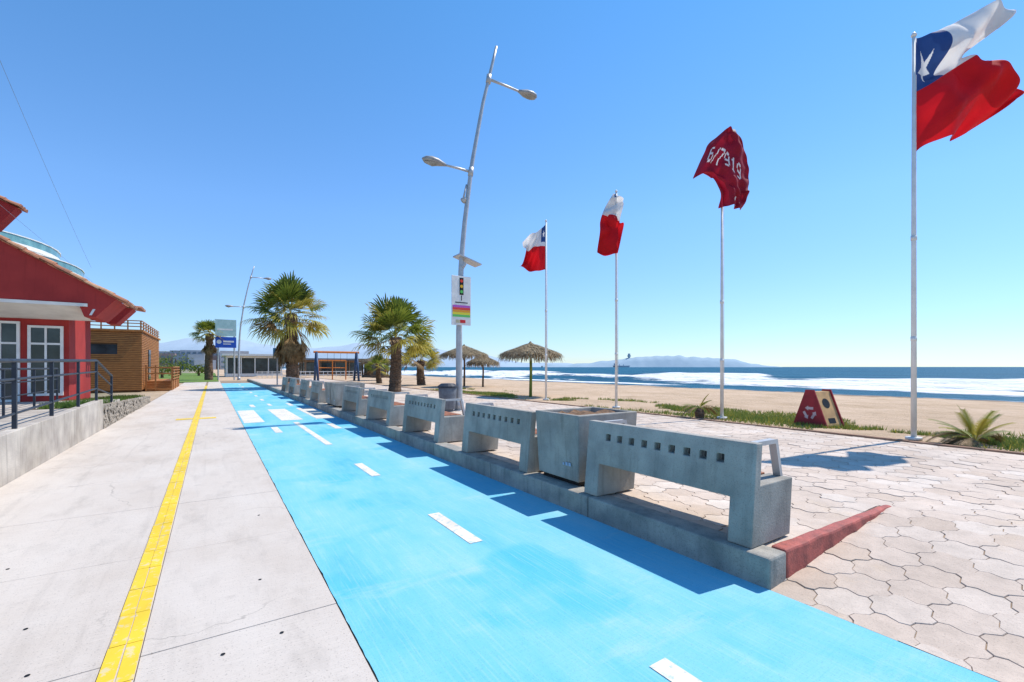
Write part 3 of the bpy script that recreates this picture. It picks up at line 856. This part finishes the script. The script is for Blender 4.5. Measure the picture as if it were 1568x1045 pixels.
window(-4.62,-3.84,.72,2.85,19.4,1,2.3)
window(-5.6,-4.78,.56,2.95,19.4,1,2.3)
window(-7.6,-5.75,.56,2.95,19.4,2,2.3)
b=MB(); b.add([(-3.02,17.99,3.12),(-2.96,17.99,3.12),(-2.88,17.99,3.3),(-2.94,17.99,3.3)],[(0,1,2,3)]); b.build('wall_notice',m_white,e)

b=MB()
pts=[]
A=Vector((-3.47,21,5.0)); B=Vector((-2.0,-1,8.3))
for i in range(25):
    t=i/24; p=A.lerp(B,t); p.z-=1.0*t*(1-t); pts.append(p)
b.tube(pts,.0028,5)
pts=[Vector((-3.9,24,4.9)).lerp(Vector((-3.0,2,4.6)),i/12) for i in range(13)]
b.tube(pts,.0028,5)
b.build('overhead_cable',M('cable_grey',(.25,.3,.35),None,3,.6))

e=empty('curved_apartment_building')
def disc(b,cx,cy,r,z0,z1,mi=0,n=48): b.tube([(cx,cy,z0),(cx,cy,z1)],r,n,mi)
b=MB(); g=MB()
for (i,(r,z)) in enumerate(((14,0),(14,2.7),(14,5.6),(14,8.3),(12.2,11.1))):
    h=2.7 if i<4 else 1.6
    disc(b,-25.3,64,r,z+h-.35,z+h+.0); disc(g,-25.3,64,r-.6,z,z+h-.35)
    if i>1:
        disc(g,-25.3,64,r-.05,z+h+.001,z+h+.65)
        disc(b,-25.3,64,r+.02,z+h+.65,z+h+.72)
b.build('floor_slabs',m_white,e); g.build('glass_bands',m_glassteal,e)

# timber kiosk
e=empty('timber_kiosk')
b=MB(); b.box(-9,-3.85,37.7,49,0,3.85)
b.build('core_walls',M('kiosk_core',(.14,.07,.03),None,3,.9),e)
b=MB(); z=.12
while z<3.85:
    if not (2.35<z<3.05): b.box(-9.05,-3.80,37.64,37.698,z,z+.085)
    else: b.box(-9.05,-6.6,37.64,37.698,z,z+.085); b.box(-5.0,-3.80,37.64,37.698,z,z+.085)
    b.box(-3.848,-3.79,37.70,49,z,z+.085); z+=.115
b.build('cladding_slats',m_timber,e)
b=MB(); b.box(-6.6,-5.0,37.66,37.69,2.4,3.0); b.build('window',m_glass,e)
b=MB(); b.box(-9.2,-3.7,37.5,49.2,3.86,3.98)
for i in range(9): b.box(-9.0+i*.64,-8.93+i*.64,37.6,37.67,3.98,4.55)
for i in range(9): b.box(-3.88,-3.81,37.7+i*1.35,37.77+i*1.35,3.98,4.55)
for z in (4.15,4.35,4.52): b.box(-9.1,-3.78,37.57,37.60,z,z+.06); b.box(-3.80,-3.77,37.61,49,z,z+.06)
b.build('roof_deck_railing',m_timber,e)
b=MB()
for i in range(4): b.box(-3.7,-2.3,38.5+i*.3,46,.0+i*.16,.15+i*.16)
for yy in (38.6,40,42,44,46):
    b.box(-2.34,-2.26,yy,yy+.08,0,1.6)
for z in (.75,.95,1.15,1.35,1.55): b.box(-2.25,-2.22,38.6,46,z,z+.07)
for yy in (-3.7,-3.2): b.box(yy,yy+.08,38.4,38.48,0,1.7)
b.box(-3.7,-2.3,38.36,38.39,1.5,1.6); b.box(-3.7,-2.3,38.36,38.39,1.1,1.2)
b.build('steps_and_handrail',m_timber,e)
b=MB(); b.box(-3.78,-3.74,41,42.2,.7,2.8); b.build('door',m_glass,e)

# ------------------------------------------------------------ playground frame
e=empty('swing_frame',(8.2,46,.1))
b=MB(); 
for x in (0,3.7):
    for s_ in (-1,1): b.tube([(x,s_*.9,0),(x,s_*.08,2.9)],.11,8)
b.build('posts',m_navy,e,smooth=True)
b=MB(); b.tube([(-.25,0,2.9),(3.95,0,2.9)],.1,8); b.build('top_bar',m_orange,e)
b=MB()
for x in (1,1.6,2.2,2.8): b.tube([(x,0,2.85),(x,0.1,.7)],.012,4)
b.box(1,1.6,-.05,.2,.66,.7); b.box(2.2,2.8,-.05,.2,.66,.7); b.build('swings',m_dark,e)
e=empty('exercise_frame',(9.5,52,.1))
b=MB()
for x in (0,1.4,2.8): b.tube([(x,0,0),(x,0,2.2)],.06,8)
b.tube([(0,0,2.2),(2.8,0,2.2)],.05,8); b.tube([(0,0,1.4),(2.8,0,1.4)],.04,8); b.build('bars',m_orange,e)

e=empty('billboard_sign',(1.3,65,0))
b=MB(); b.tube([(-.7,0,0),(-.7,0,7.2)],.09,8); b.tube([(.95,0,0),(.95,0,7.2)],.09,8); b.build('posts',m_steel,e)
b=MB(); b.box(-1.0,1.15,-.16,-.1,5.3,7.3); b.build('pale_panel',m_signgreen,e)
b=MB(); b.box(-1.0,1.15,-.16,-.1,3.9,5.2); b.build('blue_panel',m_blue,e)
b=MB(); b.add([(-.62+.25*math.cos(k*math.pi/8),-.165,4.6+.25*math.sin(k*math.pi/8)) for k in range(16)],[tuple(range(16))]); b.box(-.2,.9,-.168,-.162,4.55,4.75); b.box(-.2,.6,-.168,-.162,4.3,4.4); b.box(-.8,.8,-.168,-.162,6.0,6.2); b.build('lettering',m_white,e)
e=empty('information_sign',(4.2,39.4,.2))
b=MB(); b.tube([(0,0,0),(0,0,2.9)],.05,8); b.build('post',m_steel,e)
b=MB(); b.box(-.3,.3,-.08,-.055,2.2,2.85); b.build('panel',M('sign_sky',(.08,.35,.6),None,3,.5),e)

def pavilion(name,x0,x1,y0,y1,h,roofm,wm):
    e=empty(name)
    b=MB(); b.box(x0,x1,y0,y1,0,.5); b.box(x0+.1,x1-.1,y0+.3,y1,h-.35,h-.02)
    n=int((x1-x0)/2)
    for i in range(n+1):
        xx=x0+.1+(x1-x0-.35)*i/n; b.box(xx,xx+.15,y0+.1,y0+.28,.5,h-.02)
    for i in range(4):
        yy=y0+.2+(y1-y0-.4)*i/3; b.box(x0-.01,x0+.14,yy,yy+.15,.5,h-.02)
    b.build('frame',wm,e)
    g=MB(); g.box(x0+.3,x1-.3,y0+.4,y1-.1,.5,h-.4); g.build('glazing',m_glass,e)
    r=MB(); r.box(x0-.5,x1+.5,y0-.5,y1+.4,h,h+.3); r.build('roof',roofm,e)
pavilion('beach_restaurant',1.8,10,86,96,3.4,m_white,m_white)
pavilion('beach_kiosk',12.5,22,80,88,2.7,m_bin,M('kiosk_wood',(.25,.16,.1),None,4,.8))
pavilion('beach_kiosk',17.8,20.5,62,66,2.4,m_thatch,m_trunk)
b=MB(); b.add([(-14,52,.02),(.6,58,.02),(.6,140,.02),(-14,140,.02)],[(0,1,2,3)]); b.build('lawn',m_lawn)
b=MB()
for i in range(30): b.box(5+i*.6,5.07+i*.6,70,70.06,.1,1.0)
b.box(5,23,70.01,70.05,.85,.95); b.box(5,23,70.01,70.05,.4,.5); b.build('white_fence',m_white)

b=MB(); rnd=random.Random(5)
for (cx,cy,cr,ch) in [(-16,110,3,3),(-10,118,3,4),(-5,105,2,2.6),(-2,98,1.6,2),(-24,100,4,5),(-30,115,4,6),(4,112,2.5,3),(8,120,3,4),(-7,130,4,5),(26,110,2.5,2),(30,120,2.5,2),(-9,75,1.5,1.6),(-6,82,1.6,1.8)]:
    b.tube([(cx,cy,0),(cx,cy,ch*.7)],[.2,.1],6,1)
    for i in range(380):
        u_=Vector((rnd.gauss(0,1),rnd.gauss(0,1),rnd.gauss(0,.8))).normalized()*rnd.uniform(.4,1)
        p=Vector((cx+u_.x*cr,cy+u_.y*cr,ch*.62+u_.z*ch*.45)); s_=rnd.uniform(.12,.32)
        q=[Vector((rnd.uniform(-1,1),rnd.uniform(-1,1),rnd.uniform(-1,1)))*s_ for _ in range(3)]
        b.add([p+q[0],p+q[1],p+q[2]],[(0,1,2)],0 if rnd.random()<.5 else 2)
b.build('distant_trees',[m_g1,m_trunk,m_g2])
b=MB(); rnd=random.Random(8)
for i in range(300):
    d=rnd.uniform(300,1700); q=rnd.random()
    x=(rnd.uniform(-.62,-.1) if q<.25 else (rnd.uniform(-.11,-.01) if q<.8 else rnd.uniform(-.015,.03)))*d
    y=d; w_=rnd.uniform(7,18); h=rnd.uniform(3.5,8)*(1+d/600)
    if x>28: continue
    mi=rnd.choice([0,1,2,2,3]); b.box(x,x+w_,y,y+15,-2,h,mi)
    fl=int(h/3)
    for k in range(fl):
        nb=int(w_/3)
        for c in range(nb): b.box(x+.6+c*3,x+2.4+c*3,y-.1,y-.02,k*3+1.0,k*3+2.3,4)
b.build('distant_city',[M('city_white',(.46,.48,.50),None,.1),M('city_beige',(.44,.39,.34),None,.1),M('city_grey',(.34,.38,.43),None,.1),M('city_red',(.38,.27,.24),None,.1),M('city_glass',(.2,.26,.3),None,.1)])

# ------------------------------------------------------------ sea
br=[(62.5,.15,1.8,1.15),(71,.5,2.6,1.1),(84,.85,3.4,1.05),(103,1.1,3.8,1.0),(132,1.2,4.2,.7),(172,.9,5,.3)]
xs=[50,54,57]+[58+.8*i for i in range(160)]+[188,192,196,200,210,230,260,300,400,600,1000,2000,4000,9000,16000]
ys=[-9000,-3000,-1000,-400,-200,-120]+[-80+4*i for i in range(150)]+[540,600,700,900,1300,2000,4000,9000,16000]
b=MB(); foam=[]
for y in ys:
    for x in xs:
        z=-1.5; f=0
        for i,(xc,h,w_,a) in enumerate(br):
            c=xc+7*noise.noise(Vector((y*.012,i*5.1,0)))+2.5*noise.noise(Vector((y*.05,i*9.1,4)))
            m_=noise.noise(Vector((y*.018,i*3.7,9)))+.3*noise.noise(Vector((y*.07,i*2.7,2)))
            m_=max(0,min(1,.68*a+m_*1.5))
            t=(x-c)/w_
            z+=h*m_*math.exp(-t*t*(1.0 if t>0 else 2.5))
            t2=(x-c)
            ff=math.exp(-(t2/(w_*.75))**2) if t2>0 else math.exp(-(t2/(w_*1.5))**2)
            f=max(f,ff*m_)
        if x<60.5: f=max(f,.45)
        b.v.append((x,y,z)); foam.append(.63*f)
n=len(xs)
for j in range(len(ys)-1):
    for i in range(n-1): b.f.append((j*n+i,j*n+i+1,(j+1)*n+i+1,(j+1)*n+i)); b.m.append(0)
ob=b.build('sea',m_sea,smooth=True)
at=ob.data.attributes.new('foam','FLOAT','POINT'); at.data.foreach_set('value',foam)

# ------------------------------------------------------------ hills
def hills(name,P0,P1,hf,mat,depth=600,n=160):
    b=MB(); P0=Vector(P0);P1=Vector(P1); dr=(P1-P0).normalized(); nn=Vector((-dr.y,dr.x))
    for i in range(n+1):
        t=i/n; p=P0.lerp(P1,t); h=hf(t)
        for k,(o,hh) in enumerate(((-1,-.05),(-.5,.55),(0,1),(.5,.5),(1,-.05))):
            q=p+nn*o*depth*.5; j=1+.12*noise.noise(Vector((t*30,k*3,1)))
            b.v.append((q.x,q.y,-3+h*hh*j))
    for i in range(n):
        for k in range(4): b.f.append((i*5+k,i*5+k+1,i*5+5+k+1,i*5+5+k)); b.m.append(0)
    return b.build(name,mat,smooth=True)
def bump_(t,c,w_): return math.exp(-((t-c)/w_)**2)
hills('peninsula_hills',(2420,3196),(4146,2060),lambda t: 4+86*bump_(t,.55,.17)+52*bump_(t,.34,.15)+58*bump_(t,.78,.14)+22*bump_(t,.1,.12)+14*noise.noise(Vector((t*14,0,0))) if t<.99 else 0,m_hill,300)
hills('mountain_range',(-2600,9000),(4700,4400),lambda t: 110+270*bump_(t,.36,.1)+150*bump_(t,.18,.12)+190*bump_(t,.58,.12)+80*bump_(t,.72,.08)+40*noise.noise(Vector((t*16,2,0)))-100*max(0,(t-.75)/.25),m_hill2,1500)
b=MB(); mx,my=3060,2775
b.box(mx-7,mx+7,my-7,my+7,20,118); b.box(mx-18,mx+18,my-5,my+5,92,102); b.build('cross_monument',m_hill)
e=empty('cargo_ship',(2350,2200,-1.5))
b=MB(); b.prism([(-75,11),(-65,0),(65,0),(75,11)],-10,10); b.build('hull',M('ship_hull',(.3,.38,.45),None,.1),e,fixn=True)
b=MB(); b.box(-65,-45,-8,8,11,26); b.box(-20,-17,-2,2,11,20); b.box(20,23,-2,2,11,20); b.build('superstructure',m_hill,e)

# ------------------------------------------------------------ light
SUN_EL=rad(58); SUN_AZ=rad(96.5)
w=bpy.data.worlds.new('World'); scene.world=w; w.use_nodes=True
nt=w.node_tree; bg=nt.nodes['Background']; sk=nt.nodes.new('ShaderNodeTexSky'); sk.sky_type='NISHITA'; sk.sun_disc=False
sk.sun_elevation=SUN_EL; sk.sun_rotation=SUN_AZ; sk.air_density=1.0; sk.dust_density=.0; sk.ozone_density=1.5; sk.altitude=0
tc=nt.nodes.new('ShaderNodeTexCoord'); sp=nt.nodes.new('ShaderNodeSeparateXYZ'); nt.links.new(tc.outputs['Generated'],sp.inputs[0])
rp=ramp(nt,sp.outputs[2],[(0,(.35,.44,.60)),(.12,(.42,.535,.72)),(.3,(.47,.66,.85)),(.7,(.35,.71,.90))])
mm=mixc(nt,1.0,sk.outputs[0],rp,'MULTIPLY')
m2=nt.nodes.new('ShaderNodeVectorMath'); m2.operation='SCALE'; nt.links.new(mm,m2.inputs[0]); m2.inputs['Scale'].default_value=1.95
nt.links.new(m2.outputs[0],bg.inputs[0]); bg.inputs[1].default_value=.13
l=bpy.data.lights.new('sun','SUN'); l.energy=5.0; l.angle=rad(.5); l.color=(1,.93,.84)
so=bpy.data.objects.new('sun',l); COL.objects.link(so)
dv=Vector((math.sin(SUN_AZ)*math.cos(SUN_EL),math.cos(SUN_AZ)*math.cos(SUN_EL),math.sin(SUN_EL)))
so.rotation_euler=dv.to_track_quat('Z','Y').to_euler(); so.location=(20,-5,30)

cam=bpy.data.cameras.new('camera'); co=bpy.data.objects.new('camera',cam); COL.objects.link(co)
co.location=(0,0,1.6); co.rotation_euler=(rad(90),0,-TH); cam.lens=16; cam.sensor_width=36; cam.shift_y=.0252; cam.clip_start=.05; cam.clip_end=40000
scene.camera=co
scene.view_settings.view_transform='Standard'; scene.view_settings.look='None'; scene.view_settings.exposure=0
